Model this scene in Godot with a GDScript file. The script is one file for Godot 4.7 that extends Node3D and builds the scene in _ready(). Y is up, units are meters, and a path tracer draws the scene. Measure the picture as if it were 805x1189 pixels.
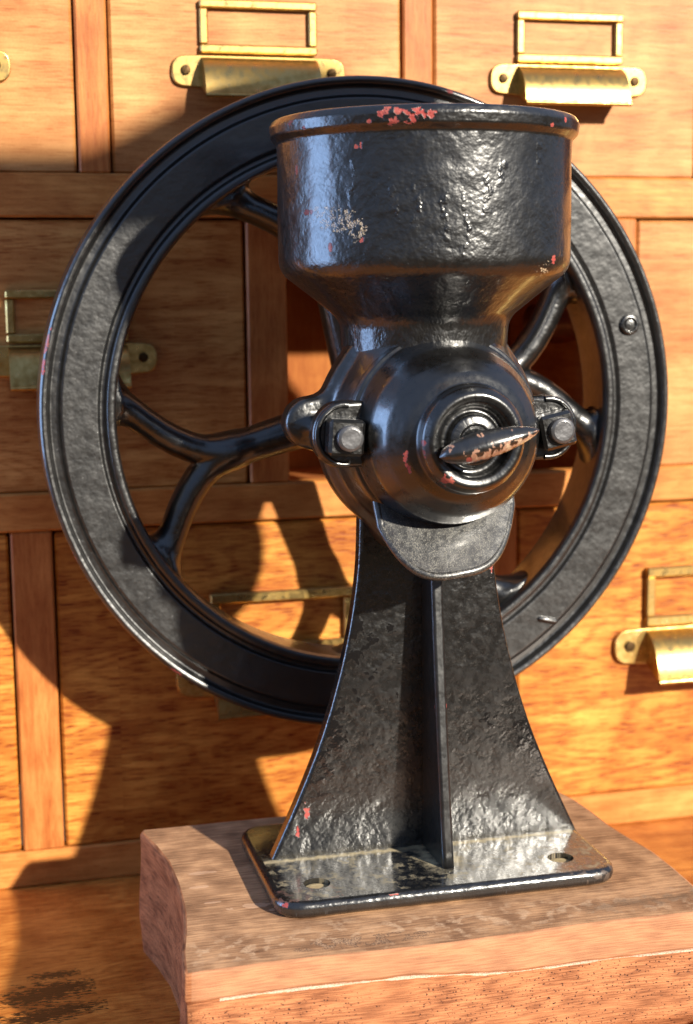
extends Node3D
# An old black-painted cast iron hand mill on a wooden block, in front of a card catalogue of oak drawers, in low sun.
# Lengths below are in "units" of the mill's own drawing; S turns them into metres.

const S := 0.3
const TABLE_Y := -0.234          # table top, below the top of the wooden block (units)
const WALL_Z := -0.627           # front face of the cabinet (units)
const AXIS_Y := 0.768            # height of the shaft above the block (units)

# ---------------------------------------------------------------- mesh building

class MB:
	var v := PackedVector3Array()
	var n := PackedVector3Array()
	var t := PackedVector2Array()
	var i := PackedInt32Array()

	func vert(p: Vector3, nn: Vector3, uv := Vector2.ZERO) -> int:
		v.append(p); n.append(nn); t.append(uv)
		return v.size() - 1

	func tri(a: int, b: int, c: int) -> void:
		var g := (v[c] - v[a]).cross(v[b] - v[a])
		if g.length_squared() < 1e-20:
			return
		if g.dot(n[a] + n[b] + n[c]) < 0.0:
			i.append(a); i.append(c); i.append(b)
		else:
			i.append(a); i.append(b); i.append(c)

	func quad(a: int, b: int, c: int, d: int) -> void:
		tri(a, b, c); tri(a, c, d)

	func face(pts: Array, nn: Vector3, uvs: Array) -> void:
		var ids := []
		for k in pts.size():
			ids.append(vert(pts[k], nn, uvs[k]))
		for k in range(1, pts.size() - 1):
			tri(ids[0], ids[k], ids[k + 1])

	# a sheet of rows x columns points; normals from the sheet itself, turned round where flip is set
	func sheet(rows: Array, uvs: Array, wrap_u := false, flip := false) -> void:
		var nr := rows.size()
		var nc: int = rows[0].size()
		var first := v.size()
		for r in nr:
			for c in nc:
				var c0 := c - 1
				var c1 := c + 1
				if wrap_u:
					if c0 < 0: c0 = nc - 2
					if c1 > nc - 1: c1 = 1
				else:
					c0 = maxi(c0, 0); c1 = mini(c1, nc - 1)
				var r0 := maxi(r - 1, 0)
				var r1 := mini(r + 1, nr - 1)
				var du: Vector3 = rows[r][c1] - rows[r][c0]
				var dv: Vector3 = rows[r1][c] - rows[r0][c]
				var nn := du.cross(dv).normalized()
				if flip: nn = -nn
				vert(rows[r][c], nn, uvs[r][c])
		for r in nr - 1:
			for c in nc - 1:
				var a := first + r * nc + c
				quad(a, a + 1, a + nc + 1, a + nc)

	# profile: points (radius, height); round axis "y" or "z". The outside lies to the right of the walk along the profile when side = 1
	func lathe(profile: Array, segs: int, axis: String, centre: Vector3, side := 1.0, a0 := 0.0, a1 := TAU) -> void:
		var m := profile.size()
		var nor := []
		var arc := [0.0]
		for k in m:
			var d := Vector2.ZERO
			if k > 0: d += profile[k] - profile[k - 1]
			if k < m - 1: d += profile[k + 1] - profile[k]
			d = d.normalized()
			nor.append(Vector2(d.y, -d.x) * side)
			if k > 0: arc.append(arc[k - 1] + (profile[k] - profile[k - 1]).length())
		var first := v.size()
		for k in m:
			for s in segs + 1:
				var a := lerpf(a0, a1, float(s) / segs)
				var ca := sin(a)
				var sa := cos(a)
				var r: float = profile[k].x
				var h: float = profile[k].y
				var p: Vector3
				var q: Vector3
				if axis == "y":
					p = Vector3(r * ca, h, r * sa); q = Vector3(nor[k].x * ca, nor[k].y, nor[k].x * sa)
				else:
					p = Vector3(r * ca, r * sa, h); q = Vector3(nor[k].x * ca, nor[k].x * sa, nor[k].y)
				vert(centre + p, q, Vector2(float(s) / segs, arc[k] / maxf(arc[m - 1], 1e-6)))
		for k in m - 1:
			for s in segs:
				var b := first + k * (segs + 1) + s
				quad(b, b + 1, b + segs + 2, b + segs + 1)

	# a tube along points with a radius for each
	func tube(pts: Array, radii: Array, sides := 10, squash := 1.0) -> void:
		var rows := []
		var uvs := []
		for k in pts.size():
			var d: Vector3 = pts[mini(k + 1, pts.size() - 1)] - pts[maxi(k - 1, 0)]
			d = d.normalized()
			var x := d.cross(Vector3.BACK if absf(d.z) < 0.9 else Vector3.UP).normalized()
			var y := d.cross(x)
			var row := []
			var ur := []
			for s in sides + 1:
				var a := TAU * s / sides
				row.append(pts[k] + (x * cos(a) + y * sin(a) * squash) * radii[k])
				ur.append(Vector2(float(s) / sides, float(k) * 0.1))
			rows.append(row); uvs.append(ur)
		sheet(rows, uvs, true, true)

	# an upright slab with the given outline in x and y, between z0 and z1, with rounded rims; holes: [centre, radius]
	func slab(outline: PackedVector2Array, z0: float, z1: float, bev: float, to: Callable, uv_of: Callable, holes := []) -> void:
		var m := outline.size()
		var area := 0.0
		for k in m:
			area += outline[k].cross(outline[(k + 1) % m])
		var sgn := 1.0 if area > 0.0 else -1.0
		var nr := []
		for k in m:
			var a := (outline[k] - outline[(k + m - 1) % m]).normalized()
			var b := (outline[(k + 1) % m] - outline[k]).normalized()
			var na := Vector2(a.y, -a.x) * sgn
			var nb := Vector2(b.y, -b.x) * sgn
			var nn := (na + nb).normalized()
			nr.append(nn)
		var rings := []     # [inset, z, normal tilt]
		for k in 4:
			var a := PI / 2 * k / 3.0
			rings.append([bev * (1.0 - sin(a)), z1 - bev * (1.0 - cos(a)), cos(a), sin(a)])
		for k in 4:
			var a := PI / 2 * (3 - k) / 3.0
			rings.append([bev * (1.0 - sin(a)), z0 + bev * (1.0 - cos(a)), -cos(a), sin(a)])
		var first := v.size()
		for r in rings:
			for k in m + 1:
				var kk: int = k % m
				var p2: Vector2 = outline[kk] - nr[kk] * r[0]
				var n2: Vector2 = nr[kk] * r[3]
				vert(to.call(Vector3(p2.x, p2.y, r[1])), (to.call(Vector3(n2.x, n2.y, r[2])) - to.call(Vector3.ZERO)).normalized(), uv_of.call(p2 + nr[kk] * minf(z1 - r[1], r[1] - z0 + bev)))
		for r in rings.size() - 1:
			for k in m:
				var a := first + r * (m + 1) + k
				quad(a, a + 1, a + m + 2, a + m + 1)
		for sidez in 2:
			var cap := PackedVector2Array()
			for k in m:
				cap.append(outline[k] - nr[k] * bev)
			var zz := z1 if sidez == 0 else z0
			for h in holes:
				cap = cut_hole(cap, h[0], h[1])
			var nz: Vector3 = (to.call(Vector3(0, 0, 1 if sidez == 0 else -1)) - to.call(Vector3.ZERO)).normalized()
			var base := v.size()
			for p in cap:
				vert(to.call(Vector3(p.x, p.y, zz)), nz, uv_of.call(p))
			var ix := Geometry2D.triangulate_polygon(cap)
			for k in ix.size() / 3:
				tri(base + ix[k * 3], base + ix[k * 3 + 1], base + ix[k * 3 + 2])
		for h in holes:
			var rows := []
			for s in 25:
				var a: float = TAU * s / 24
				rows.append(Vector2(cos(a), sin(a)))
			var b0 := v.size()
			for s in 25:
				var q: Vector2 = h[0] + rows[s] * h[1]
				var nn: Vector3 = (to.call(Vector3(-rows[s].x, -rows[s].y, 0)) - to.call(Vector3.ZERO)).normalized()
				vert(to.call(Vector3(q.x, q.y, z1)), nn, uv_of.call(q))
				vert(to.call(Vector3(q.x, q.y, z0)), nn, uv_of.call(q))
			for s in 24:
				quad(b0 + s * 2, b0 + s * 2 + 1, b0 + s * 2 + 3, b0 + s * 2 + 2)

	func cut_hole(poly: PackedVector2Array, c: Vector2, r: float) -> PackedVector2Array:
		var best := 0
		for k in poly.size():
			if poly[k].distance_squared_to(c) < poly[best].distance_squared_to(c): best = k
		var ccw := not Geometry2D.is_polygon_clockwise(poly)
		var a0 := (poly[best] - c).angle()
		var out := PackedVector2Array()
		for k in best + 1: out.append(poly[k])
		for s in 25:
			var a := a0 + (TAU - 0.002) * s / 24.0 * (-1.0 if ccw else 1.0)
			out.append(c + Vector2(cos(a), sin(a)) * r)
		var side := (poly[best] - c).orthogonal().normalized() * 1e-5
		out.append(poly[best] + (side if ccw else -side))
		for k in range(best + 1, poly.size()): out.append(poly[k])
		return out

	# a box with chamfered edges; grain = 0: texture runs along x, 1: along y
	func box(c: Vector3, size: Vector3, bev: float, uvoff := Vector2.ZERO, grain := 0, uvscale := 1.0) -> void:
		var h := size / 2
		var ax := [Vector3.RIGHT, Vector3.UP, Vector3.BACK]
		var corner := func(s: Vector3, f: int) -> Vector3:   # the corner point that lies on the face across axis f
			var p := Vector3(s.x * (h.x - bev), s.y * (h.y - bev), s.z * (h.z - bev))
			p[f] = s[f] * h[f]
			return p
		var uv := func(p: Vector3, f: int) -> Vector2:
			var q := Vector2(p.x, -p.y) if f == 2 else (Vector2(p.z, -p.y) if f == 0 else Vector2(p.x, p.z))
			if grain == 1: q = Vector2(q.y, q.x)
			return q * uvscale + uvoff
		for f in 3:
			for s in [-1.0, 1.0]:
				var g := (f + 1) % 3
				var k := (f + 2) % 3
				var pts := []
				var uvs := []
				for ab in [[-1, -1], [1, -1], [1, 1], [-1, 1]]:
					var sv := Vector3.ZERO
					sv[f] = s; sv[g] = ab[0]; sv[k] = ab[1]
					var p: Vector3 = corner.call(sv, f)
					pts.append(c + p); uvs.append(uv.call(p, f))
				face(pts, ax[f] * s, uvs)
		for f in 3:
			var g := (f + 1) % 3
			var k := (f + 2) % 3
			for sg in [-1.0, 1.0]:
				for sk in [-1.0, 1.0]:
					var pts := []
					var uvs := []
					for e in [[-1, g], [1, g], [1, k], [-1, k]]:
						var sv := Vector3.ZERO
						sv[f] = e[0]; sv[g] = sg; sv[k] = sk
						var p: Vector3 = corner.call(sv, e[1])
						pts.append(c + p); uvs.append(uv.call(p, 2))
					face(pts, (ax[g] * sg + ax[k] * sk).normalized(), uvs)
		for sx in [-1.0, 1.0]:
			for sy in [-1.0, 1.0]:
				for sz in [-1.0, 1.0]:
					var sv := Vector3(sx, sy, sz)
					var pts := []
					var uvs := []
					for f in 3:
						var p: Vector3 = corner.call(sv, f)
						pts.append(c + p); uvs.append(uv.call(p, 2))
					face(pts, sv.normalized(), uvs)

	func mesh(scale := S) -> ArrayMesh:
		return add_to(ArrayMesh.new(), scale)

	func add_to(m: ArrayMesh, scale := S) -> ArrayMesh:
		var pv := PackedVector3Array()
		pv.resize(v.size())
		for k in v.size(): pv[k] = v[k] * scale
		var a := []
		a.resize(Mesh.ARRAY_MAX)
		a[Mesh.ARRAY_VERTEX] = pv
		a[Mesh.ARRAY_NORMAL] = n
		a[Mesh.ARRAY_TEX_UV] = t
		a[Mesh.ARRAY_INDEX] = i
		m.add_surface_from_arrays(Mesh.PRIMITIVE_TRIANGLES, a)
		return m

	# surface nets of a distance field in the box lo..hi
	func nets(sd: Callable, lo: Vector3, hi: Vector3, cell: float) -> void:
		var nx := int((hi.x - lo.x) / cell) + 2
		var ny := int((hi.y - lo.y) / cell) + 2
		var nz := int((hi.z - lo.z) / cell) + 2
		var d := PackedFloat32Array()
		d.resize(nx * ny * nz)
		var at := 0
		for z in nz:
			for y in ny:
				for x in nx:
					d[at] = sd.call(lo + Vector3(x, y, z) * cell)
					at += 1
		var sx := 1
		var sy := nx
		var sz := nx * ny
		var id := PackedInt32Array()
		id.resize(nx * ny * nz)
		id.fill(-1)
		var offs := [0, sx, sy, sx + sy, sz, sz + sx, sz + sy, sz + sx + sy]
		var edges := [[0, 1], [2, 3], [4, 5], [6, 7], [0, 2], [1, 3], [4, 6], [5, 7], [0, 4], [1, 5], [2, 6], [3, 7]]
		for z in nz - 1:
			for y in ny - 1:
				for x in nx - 1:
					var b := x + y * sy + z * sz
					var neg := 0
					for o in offs:
						if d[b + o] < 0.0: neg += 1
					if neg == 0 or neg == 8: continue
					var p := Vector3.ZERO
					var cnt := 0
					for e in edges:
						var da := d[b + offs[e[0]]]
						var db := d[b + offs[e[1]]]
						if (da < 0.0) != (db < 0.0):
							var f := da / (da - db)
							var ca := Vector3(e[0] & 1, (e[0] >> 1) & 1, e[0] >> 2)
							var cb := Vector3(e[1] & 1, (e[1] >> 1) & 1, e[1] >> 2)
							p += ca.lerp(cb, f)
							cnt += 1
					p = lo + (Vector3(x, y, z) + p / cnt) * cell
					var h := cell * 0.6
					var g := Vector3(sd.call(p + Vector3(h, 0, 0)) - sd.call(p - Vector3(h, 0, 0)), sd.call(p + Vector3(0, h, 0)) - sd.call(p - Vector3(0, h, 0)), sd.call(p + Vector3(0, 0, h)) - sd.call(p - Vector3(0, 0, h)))
					g = g.normalized()
					p -= g * float(sd.call(p)) * 0.7
					id[b] = vert(p, g, Vector2(p.x, p.y))
		for z in range(1, nz - 1):
			for y in range(1, ny - 1):
				for x in range(1, nx - 1):
					var b := x + y * sy + z * sz
					for e in [[sx, sy, sz], [sy, sz, sx], [sz, sx, sy]]:
						if (d[b] < 0.0) != (d[b + e[0]] < 0.0):
							var q0 := id[b]
							var q1 := id[b - e[1]]
							var q2 := id[b - e[1] - e[2]]
							var q3 := id[b - e[2]]
							if q0 >= 0 and q1 >= 0 and q2 >= 0 and q3 >= 0:
								quad(q0, q1, q2, q3)


# rounds the corners of a run of points (x, y, corner radius)
func rounded(pts: Array, closed := false, seg := 5) -> Array:
	var out := []
	var m := pts.size()
	for k in m:
		var p := Vector2(pts[k].x, pts[k].y)
		var r: float = pts[k].z
		if (not closed and (k == 0 or k == m - 1)) or r <= 0.0:
			out.append(p)
			continue
		var a := Vector2(pts[(k + m - 1) % m].x, pts[(k + m - 1) % m].y)
		var b := Vector2(pts[(k + 1) % m].x, pts[(k + 1) % m].y)
		var da := (a - p).normalized()
		var db := (b - p).normalized()
		var half := acos(clampf(da.dot(db), -1, 1)) / 2
		var d := minf(r / tan(half), minf((a - p).length(), (b - p).length()) * 0.48)
		var p0 := p + da * d
		var p1 := p + db * d
		for s in seg + 1:
			var f := float(s) / seg
			out.append(p0.lerp(p, f).lerp(p.lerp(p1, f), f))
	return out

func smin(a: float, b: float, k: float) -> float:
	var h := maxf(k - absf(a - b), 0.0) / k
	return minf(a, b) - h * h * k * 0.25

func capsule(p: Vector3, a: Vector3, b: Vector3, ra: float, rb: float) -> float:
	var ab := b - a
	var f := clampf((p - a).dot(ab) / ab.length_squared(), 0.0, 1.0)
	return (p - a - ab * f).length() - lerpf(ra, rb, f)

# ---------------------------------------------------------------- names and labels

var used := {}

func put(called: String, m: Mesh, mat: Material, parent: Node3D, at := Vector3.ZERO) -> MeshInstance3D:
	var o := MeshInstance3D.new()
	o.name = called
	o.mesh = m
	if mat: o.material_override = mat
	o.position = at * S
	o.cast_shadow = GeometryInstance3D.SHADOW_CASTING_SETTING_ON
	parent.add_child(o, true)
	return o

func thing(called: String, label: String, category: String, at: Vector3, group := "") -> Node3D:
	var o := Node3D.new()
	if used.has(called):
		used[called] += 1
		o.name = "%s_%03d" % [called, used[called] - 1]
	else:
		used[called] = 1
		o.name = called
	add_child(o)
	o.position = Vector3(at.x, at.y - TABLE_Y, at.z) * S
	o.set_meta("label", label)
	o.set_meta("category", category)
	if group: o.set_meta("group", group)
	return o

func structure(o: Node3D) -> void:
	o.set_meta("kind", "structure")

# ---------------------------------------------------------------- textures

func noise_bytes(w: int, h: int, freq: float, sd: int, octaves := 4, type := FastNoiseLite.TYPE_SIMPLEX_SMOOTH, sw := 0, sh := 0) -> PackedByteArray:
	# seamless noise w x h; with sw, sh a smaller picture is drawn and stretched (grain)
	var nz := FastNoiseLite.new()
	nz.seed = sd
	nz.noise_type = type
	nz.frequency = freq
	nz.fractal_octaves = octaves
	var im := nz.get_seamless_image(sw if sw else w, sh if sh else h, false, false, 0.1, true)
	im.convert(Image.FORMAT_L8)
	if sw: im.resize(w, h, Image.INTERPOLATE_CUBIC)
	return im.get_data()

func tex(w: int, h: int, data: PackedByteArray, fmt := Image.FORMAT_RGB8) -> ImageTexture:
	var im := Image.create_from_data(w, h, false, fmt, data)
	im.generate_mipmaps()
	return ImageTexture.create_from_image(im)

func clamp8(x: float) -> int:
	return int(clampf(x, 0.0, 255.0))

# oak: grain along x. light and dark are sRGB 0..255
func oak(w: int, h: int, sd: int, light: Vector3, dark: Vector3, pore_mix: float, figure: float, contrast := 1.3) -> Array:
	var s1 := noise_bytes(w, h, 0.09, sd, 4, FastNoiseLite.TYPE_SIMPLEX_SMOOTH, w / 20, h)
	var s2 := noise_bytes(w, h, 0.03, sd + 1, 4, FastNoiseLite.TYPE_SIMPLEX_SMOOTH, w / 8, h)
	var wp := noise_bytes(w, h, 0.010, sd + 2, 2, FastNoiseLite.TYPE_SIMPLEX_SMOOTH, w / 4, h)
	var po := noise_bytes(w, h, 0.42, sd + 3, 2, FastNoiseLite.TYPE_SIMPLEX, w / 15, h)
	var bl := noise_bytes(w, h, 0.008, sd + 4, 3)
	var fi := noise_bytes(w, h, 0.25, sd + 5, 2)
	var col := PackedByteArray()
	col.resize(w * h * 3)
	var bump := PackedByteArray()
	bump.resize(w * h)
	for y in h:
		for x in w:
			var k := y * w + x
			var ring := 0.5 + 0.5 * sin((wp[k] / 255.0 * 6.0 + float(y) / h * 9.0) * TAU)
			ring = pow(ring, 3.0)
			var f := 0.30 * s1[k] / 255.0 + 0.28 * s2[k] / 255.0 + 0.42 * bl[k] / 255.0
			f = clampf((f - 0.5) * contrast + 0.42, 0.0, 1.0)
			f = lerpf(f, minf(1.0, f + 0.7 * ring), figure)
			f += (fi[k] / 255.0 - 0.5) * 0.16
			var pore := clampf((po[k] / 255.0 - 0.62) * 7.0, 0.0, 1.0) * pore_mix * (0.35 + 0.65 * ring * figure + 0.3 * s2[k] / 255.0)
			f = clampf(f + pore * 0.85, 0.0, 1.45)
			col[k * 3] = clamp8(lerpf(light.x, dark.x, f))
			col[k * 3 + 1] = clamp8(lerpf(light.y, dark.y, f))
			col[k * 3 + 2] = clamp8(lerpf(light.z, dark.z, f))
			bump[k] = clamp8(190.0 - 110.0 * pore - 30.0 * s1[k] / 255.0 + 20.0 * fi[k] / 255.0)
	return [tex(w, h, col), tex(w, h, bump, Image.FORMAT_L8)]

func wood_mat(maps: Array, tint: Color, rough := 0.5, relief := 0.03) -> StandardMaterial3D:
	var m := StandardMaterial3D.new()
	m.albedo_texture = maps[0]
	m.albedo_color = tint
	m.roughness = rough
	m.metallic_specular = 0.4
	m.heightmap_enabled = true
	m.heightmap_texture = maps[1]
	m.heightmap_scale = relief
	m.texture_filter = BaseMaterial3D.TEXTURE_FILTER_LINEAR_WITH_MIPMAPS_ANISOTROPIC
	return m

# black paint on cast iron over an area lu x lv units: [colour, roughness, height].
# chips: [u, v, ru, rv, kind] in units; kind 0 red primer, 1 bare pale metal flecks, 2 drip (relief only)
# extra(u, v, noise) may return [weight, r, g, b, rough] of dust or wear lying there
func paint(w: int, h: int, lu: float, lv: float, sd: int, base: float, matte: float, chips: Array, extra: Variant = null, lump := 1.0) -> Array:
	var px := w / lu       # pixels to a unit
	var a := noise_bytes(w, h, 1.0 / (0.055 * px), sd, 4)
	var b := noise_bytes(w, h, 1.0 / (0.010 * px), sd + 1, 3)
	var c := noise_bytes(w, h, 1.0 / (0.022 * px), sd + 2, 2, FastNoiseLite.TYPE_CELLULAR)
	var e := noise_bytes(w, h, 1.0 / (0.018 * px), sd + 3, 4)
	var grit := noise_bytes(w, h, 0.45, sd + 4, 2)
	var col := PackedByteArray()
	col.resize(w * h * 3)
	var rgh := PackedByteArray()
	rgh.resize(w * h)
	var hgt := PackedByteArray()
	hgt.resize(w * h)
	for y in h:
		for x in w:
			var k := y * w + x
			var m := clampf((a[k] / 255.0 - 0.5) * 0.35 + (e[k] / 255.0 - 0.5) * 0.45 + matte, 0.0, 1.0)
			var g := base + 10.0 * m + (grit[k] / 255.0 - 0.5) * 9.0
			var ro := lerpf(60.0, 124.0, m) + (grit[k] / 255.0 - 0.5) * 26.0
			var hh := 128.0 + lump * ((b[k] - 128.0) * 0.16 + (a[k] - 128.0) * 0.7 + (c[k] - 128.0) * 0.10) + (grit[k] - 128.0) * 0.012
			if grit[k] > 222 and e[k] > 150:
				g += 60.0; ro += 60.0
			col[k * 3] = clamp8(g); col[k * 3 + 1] = clamp8(g); col[k * 3 + 2] = clamp8(g * 1.03)
			rgh[k] = clamp8(ro); hgt[k] = clamp8(hh)
			if extra != null:
				var q: Array = extra.call(float(x) / w * lu, float(y) / h * lv, [a[k] / 255.0, b[k] / 255.0, e[k] / 255.0, grit[k] / 255.0])
				if q[0] > 0.0:
					for j in 3: col[k * 3 + j] = clamp8(lerpf(col[k * 3 + j], q[j + 1], q[0]))
					rgh[k] = clamp8(lerpf(rgh[k], q[4], q[0]))
	for ch in chips:
		var x0 := int((ch[0] - ch[2] * 1.5) * px)
		var x1 := int((ch[0] + ch[2] * 1.5) * px)
		var py: float = h / lv
		for y in range(maxi(0, int((ch[1] - ch[3] * 1.5) * py)), mini(h - 1, int((ch[1] + ch[3] * 1.5) * py)) + 1):
			for x in range(x0, x1 + 1):
				var k := y * w + posmod(x, w)
				var dx: float = (x / px - ch[0]) / ch[2]
				var dy: float = (y / py - ch[1]) / ch[3]
				var d := sqrt(dx * dx + dy * dy) + (e[k] / 255.0 - 0.5) * 2.0 + (b[k] / 255.0 - 0.5) * 1.2
				if ch[4] == 2:
					if d < 1.2: hgt[k] = clamp8(hgt[k] + 75.0 * clampf(1.2 - d, 0.0, 1.0))
				elif ch[4] == 1:
					if d < 1.0 and e[k] > 132 and grit[k] > 118:
						var q := 150.0 + grit[k] * 0.4
						col[k * 3] = clamp8(q); col[k * 3 + 1] = clamp8(q * 0.9); col[k * 3 + 2] = clamp8(q * 0.75)
						rgh[k] = 120; hgt[k] = clamp8(hgt[k] - 30.0)
				elif d < 0.85:
					var q := 0.82 + grit[k] / 255.0 * 0.5
					col[k * 3] = clamp8(142.0 * q); col[k * 3 + 1] = clamp8(lerpf(28.0, 72.0, a[k] / 255.0) * q); col[k * 3 + 2] = clamp8(lerpf(24.0, 58.0, a[k] / 255.0) * q)
					rgh[k] = 190; hgt[k] = clamp8(hgt[k] - 55.0)
				elif d < 1.0:
					hgt[k] = clamp8(hgt[k] + 25.0)
	return [tex(w, h, col), tex(w, h, rgh, Image.FORMAT_L8), tex(w, h, hgt, Image.FORMAT_L8)]

func iron_mat(maps: Array, relief := 0.09, triplanar := 0.0, uvscale := Vector2.ONE) -> StandardMaterial3D:
	var m := StandardMaterial3D.new()
	m.albedo_texture = maps[0]
	m.roughness_texture = maps[1]
	m.roughness_texture_channel = BaseMaterial3D.TEXTURE_CHANNEL_RED
	m.roughness = 1.0
	m.metallic_specular = 0.7
	m.clearcoat_enabled = true
	m.clearcoat = 0.55
	m.clearcoat_roughness = 0.12
	m.heightmap_enabled = true
	m.heightmap_texture = maps[2]
	m.heightmap_scale = relief
	m.texture_filter = BaseMaterial3D.TEXTURE_FILTER_LINEAR_WITH_MIPMAPS_ANISOTROPIC
	if triplanar > 0.0:
		m.uv1_triplanar = true
		m.uv1_scale = Vector3.ONE * triplanar
	else:
		m.uv1_scale = Vector3(uvscale.x, uvscale.y, 1)
	return m

var M := {}

func make_materials() -> void:
	var light := Vector3(222, 176, 116)
	var dark := Vector3(146, 86, 38)
	var o1 := oak(1024, 1024, 11, light, dark, 0.45, 0.12, 1.1)
	var o2 := oak(1024, 1024, 31, light, dark, 1.1, 0.4, 1.5)
	var o3 := oak(1024, 1024, 47, light, dark, 0.8, 0.25, 1.4)
	M.drawer_a = wood_mat(o1, Color(0.97, 0.92, 0.88))
	M.drawer_b = wood_mat(o2, Color(1.0, 0.91, 0.66))
	M.drawer_c = wood_mat(o3, Color(1.0, 0.95, 0.86))
	M.rail = wood_mat(o1, Color(0.98, 0.88, 0.74))
	M.post = wood_mat(o1, Color(0.94, 0.80, 0.68))
	M.inside = wood_mat(o1, Color(0.80, 0.66, 0.50), 0.8)
	M.handle = wood_mat(o1, Color(0.42, 0.20, 0.13), 0.35)
	M.brass = StandardMaterial3D.new()
	var bn := noise_bytes(256, 256, 0.03, 77, 4)
	var bc := PackedByteArray()
	var br := PackedByteArray()
	for k in bn.size():
		var f := bn[k] / 255.0
		bc.append(clamp8(lerpf(214, 166, f))); bc.append(clamp8(lerpf(184, 134, f))); bc.append(clamp8(lerpf(122, 74, f)))
		br.append(clamp8(52 + 80 * f))
	M.brass.albedo_texture = tex(256, 256, bc)
	M.brass.roughness_texture = tex(256, 256, br, Image.FORMAT_L8)
	M.brass.roughness_texture_channel = BaseMaterial3D.TEXTURE_CHANNEL_RED
	M.brass.roughness = 1.0
	M.brass.metallic = 1.0
	M.brass.uv1_triplanar = true
	M.brass.uv1_scale = Vector3.ONE * 18.0
	M.screw = StandardMaterial3D.new()
	M.screw.albedo_color = Color(0.30, 0.22, 0.12)
	M.screw.metallic = 0.8
	M.screw.roughness = 0.5

	var fo := oak(256, 256, 91, Vector3(206, 190, 150), Vector3(128, 108, 76), 0.4, 0.0)
	M.filler = wood_mat(fo, Color(1, 1, 1), 0.9, 0.05)
	M.filler.uv1_triplanar = true
	M.filler.uv1_scale = Vector3.ONE * 30.0
	# iron
	M.iron = iron_mat(paint(768, 768, 0.6, 0.6, 101, 9.0, 0.32, []), 0.07, 1.0 / (0.6 * S))
	M.worn = iron_mat(paint(256, 256, 0.2, 0.2, 111, 84.0, 0.6, []), 0.04, 1.0 / (0.2 * S))
	M.worn.metallic = 0.6
	var rubbed := func(u: float, v: float, q: Array) -> Array:
		var f := clampf(1.0 - absf(u - 0.034) / 0.012, 0.0, 1.0) * smoothstep(0.03, 0.07, v)
		if f + (q[2] - 0.5) * 1.6 > 0.42: return [0.92, 196.0 - 40.0 * q[1], 160.0 - 50.0 * q[1], 138.0 - 50.0 * q[1], 110.0]
		return [0.0]
	M.blade = iron_mat(paint(256, 512, 0.09, 0.17, 121, 22.0, 0.4, [[0.033, 0.120, 0.010, 0.030, 1], [0.034, 0.105, 0.009, 0.030, 1], [0.034, 0.138, 0.008, 0.02, 1], [0.034, 0.045, 0.004, 0.006, 0], [0.032, 0.06, 0.004, 0.008, 1]], rubbed), 0.05)
	var speck := func(_u: float, _v: float, q: Array) -> Array:
		return [0.8, 190.0, 182.0, 160.0, 200.0] if q[3] > 0.70 and q[2] > 0.38 else [0.0]
	M.dusty = iron_mat(paint(512, 512, 0.35, 0.35, 131, 26.0, 0.5, [], speck), 0.05, 1.0 / (0.35 * S))

func deg_u(a: float) -> float:      # angle on the hopper -> units along its wall (radius 0.254)
	return (deg_to_rad(a) + PI) * 0.254

# ---------------------------------------------------------------- the scene

func _ready() -> void:
	# camera
	var cam := Camera3D.new()
	cam.name = "camera"
	add_child(cam)
	var pitch := 0.14793
	var yaw := 0.24921
	var roll := -0.010366
	var fwd := Vector3(sin(yaw) * cos(pitch), -sin(pitch), -cos(yaw) * cos(pitch))
	var right := Vector3(cos(yaw), 0, sin(yaw))
	var up := right.cross(fwd)
	cam.transform = Transform3D(Basis(right * cos(roll) + up * sin(roll), up * cos(roll) - right * sin(roll), -fwd), Vector3(-0.757, 1.0 - TABLE_Y, 2.43) * S)
	var lens := CameraAttributesPhysical.new()
	lens.frustum_focal_length = 12.0 / tan(atan(594.5 / 1732.3))
	lens.frustum_focus_distance = 0.735
	lens.exposure_aperture = 5.6
	lens.frustum_near = 0.05
	lens.frustum_far = 60.0
	cam.attributes = lens
	cam.fov = rad_to_deg(2.0 * atan(594.5 / 1732.3))
	cam.near = 0.05
	cam.far = 60.0
	cam.current = true

	# air and exposure
	var we := WorldEnvironment.new()
	we.name = "surroundings"
	var env := Environment.new()
	env.background_mode = Environment.BG_SKY
	var sky := Sky.new()
	var sm := ProceduralSkyMaterial.new()
	sm.sky_top_color = Color(0.50, 0.58, 0.72)
	sm.sky_horizon_color = Color(0.48, 0.52, 0.58)
	sm.ground_horizon_color = Color(0.42, 0.38, 0.33)
	sm.ground_bottom_color = Color(0.36, 0.31, 0.26)
	sky.sky_material = sm
	env.sky = sky
	env.background_energy_multiplier = 0.5
	env.tonemap_mode = Environment.TONE_MAPPER_LINEAR
	env.tonemap_exposure = 2.05
	env.sdfgi_enabled = true
	env.ssao_enabled = true
	env.ssil_enabled = true
	we.environment = env
	add_child(we)

	# sun: from the right, in front and low
	var sun := DirectionalLight3D.new()
	sun.name = "sun"
	sun.light_energy = 1.5
	sun.light_color = Color(1.0, 0.965, 0.90)
	sun.light_angular_distance = 1.5
	sun.shadow_enabled = true
	add_child(sun)
	var az := deg_to_rad(29.0)
	var el := deg_to_rad(23.4)
	sun.look_at_from_position(Vector3(sin(az) * cos(el), sin(el), cos(az) * cos(el)) * 5.0, Vector3.ZERO)

	make_materials()
	surroundings(Vector3(sin(az) * cos(el), sin(el), cos(az) * cos(el)))
	table()
	cabinet()
	block()
	mill()

# ---------------------------------------------------------------- table and cabinet

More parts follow.
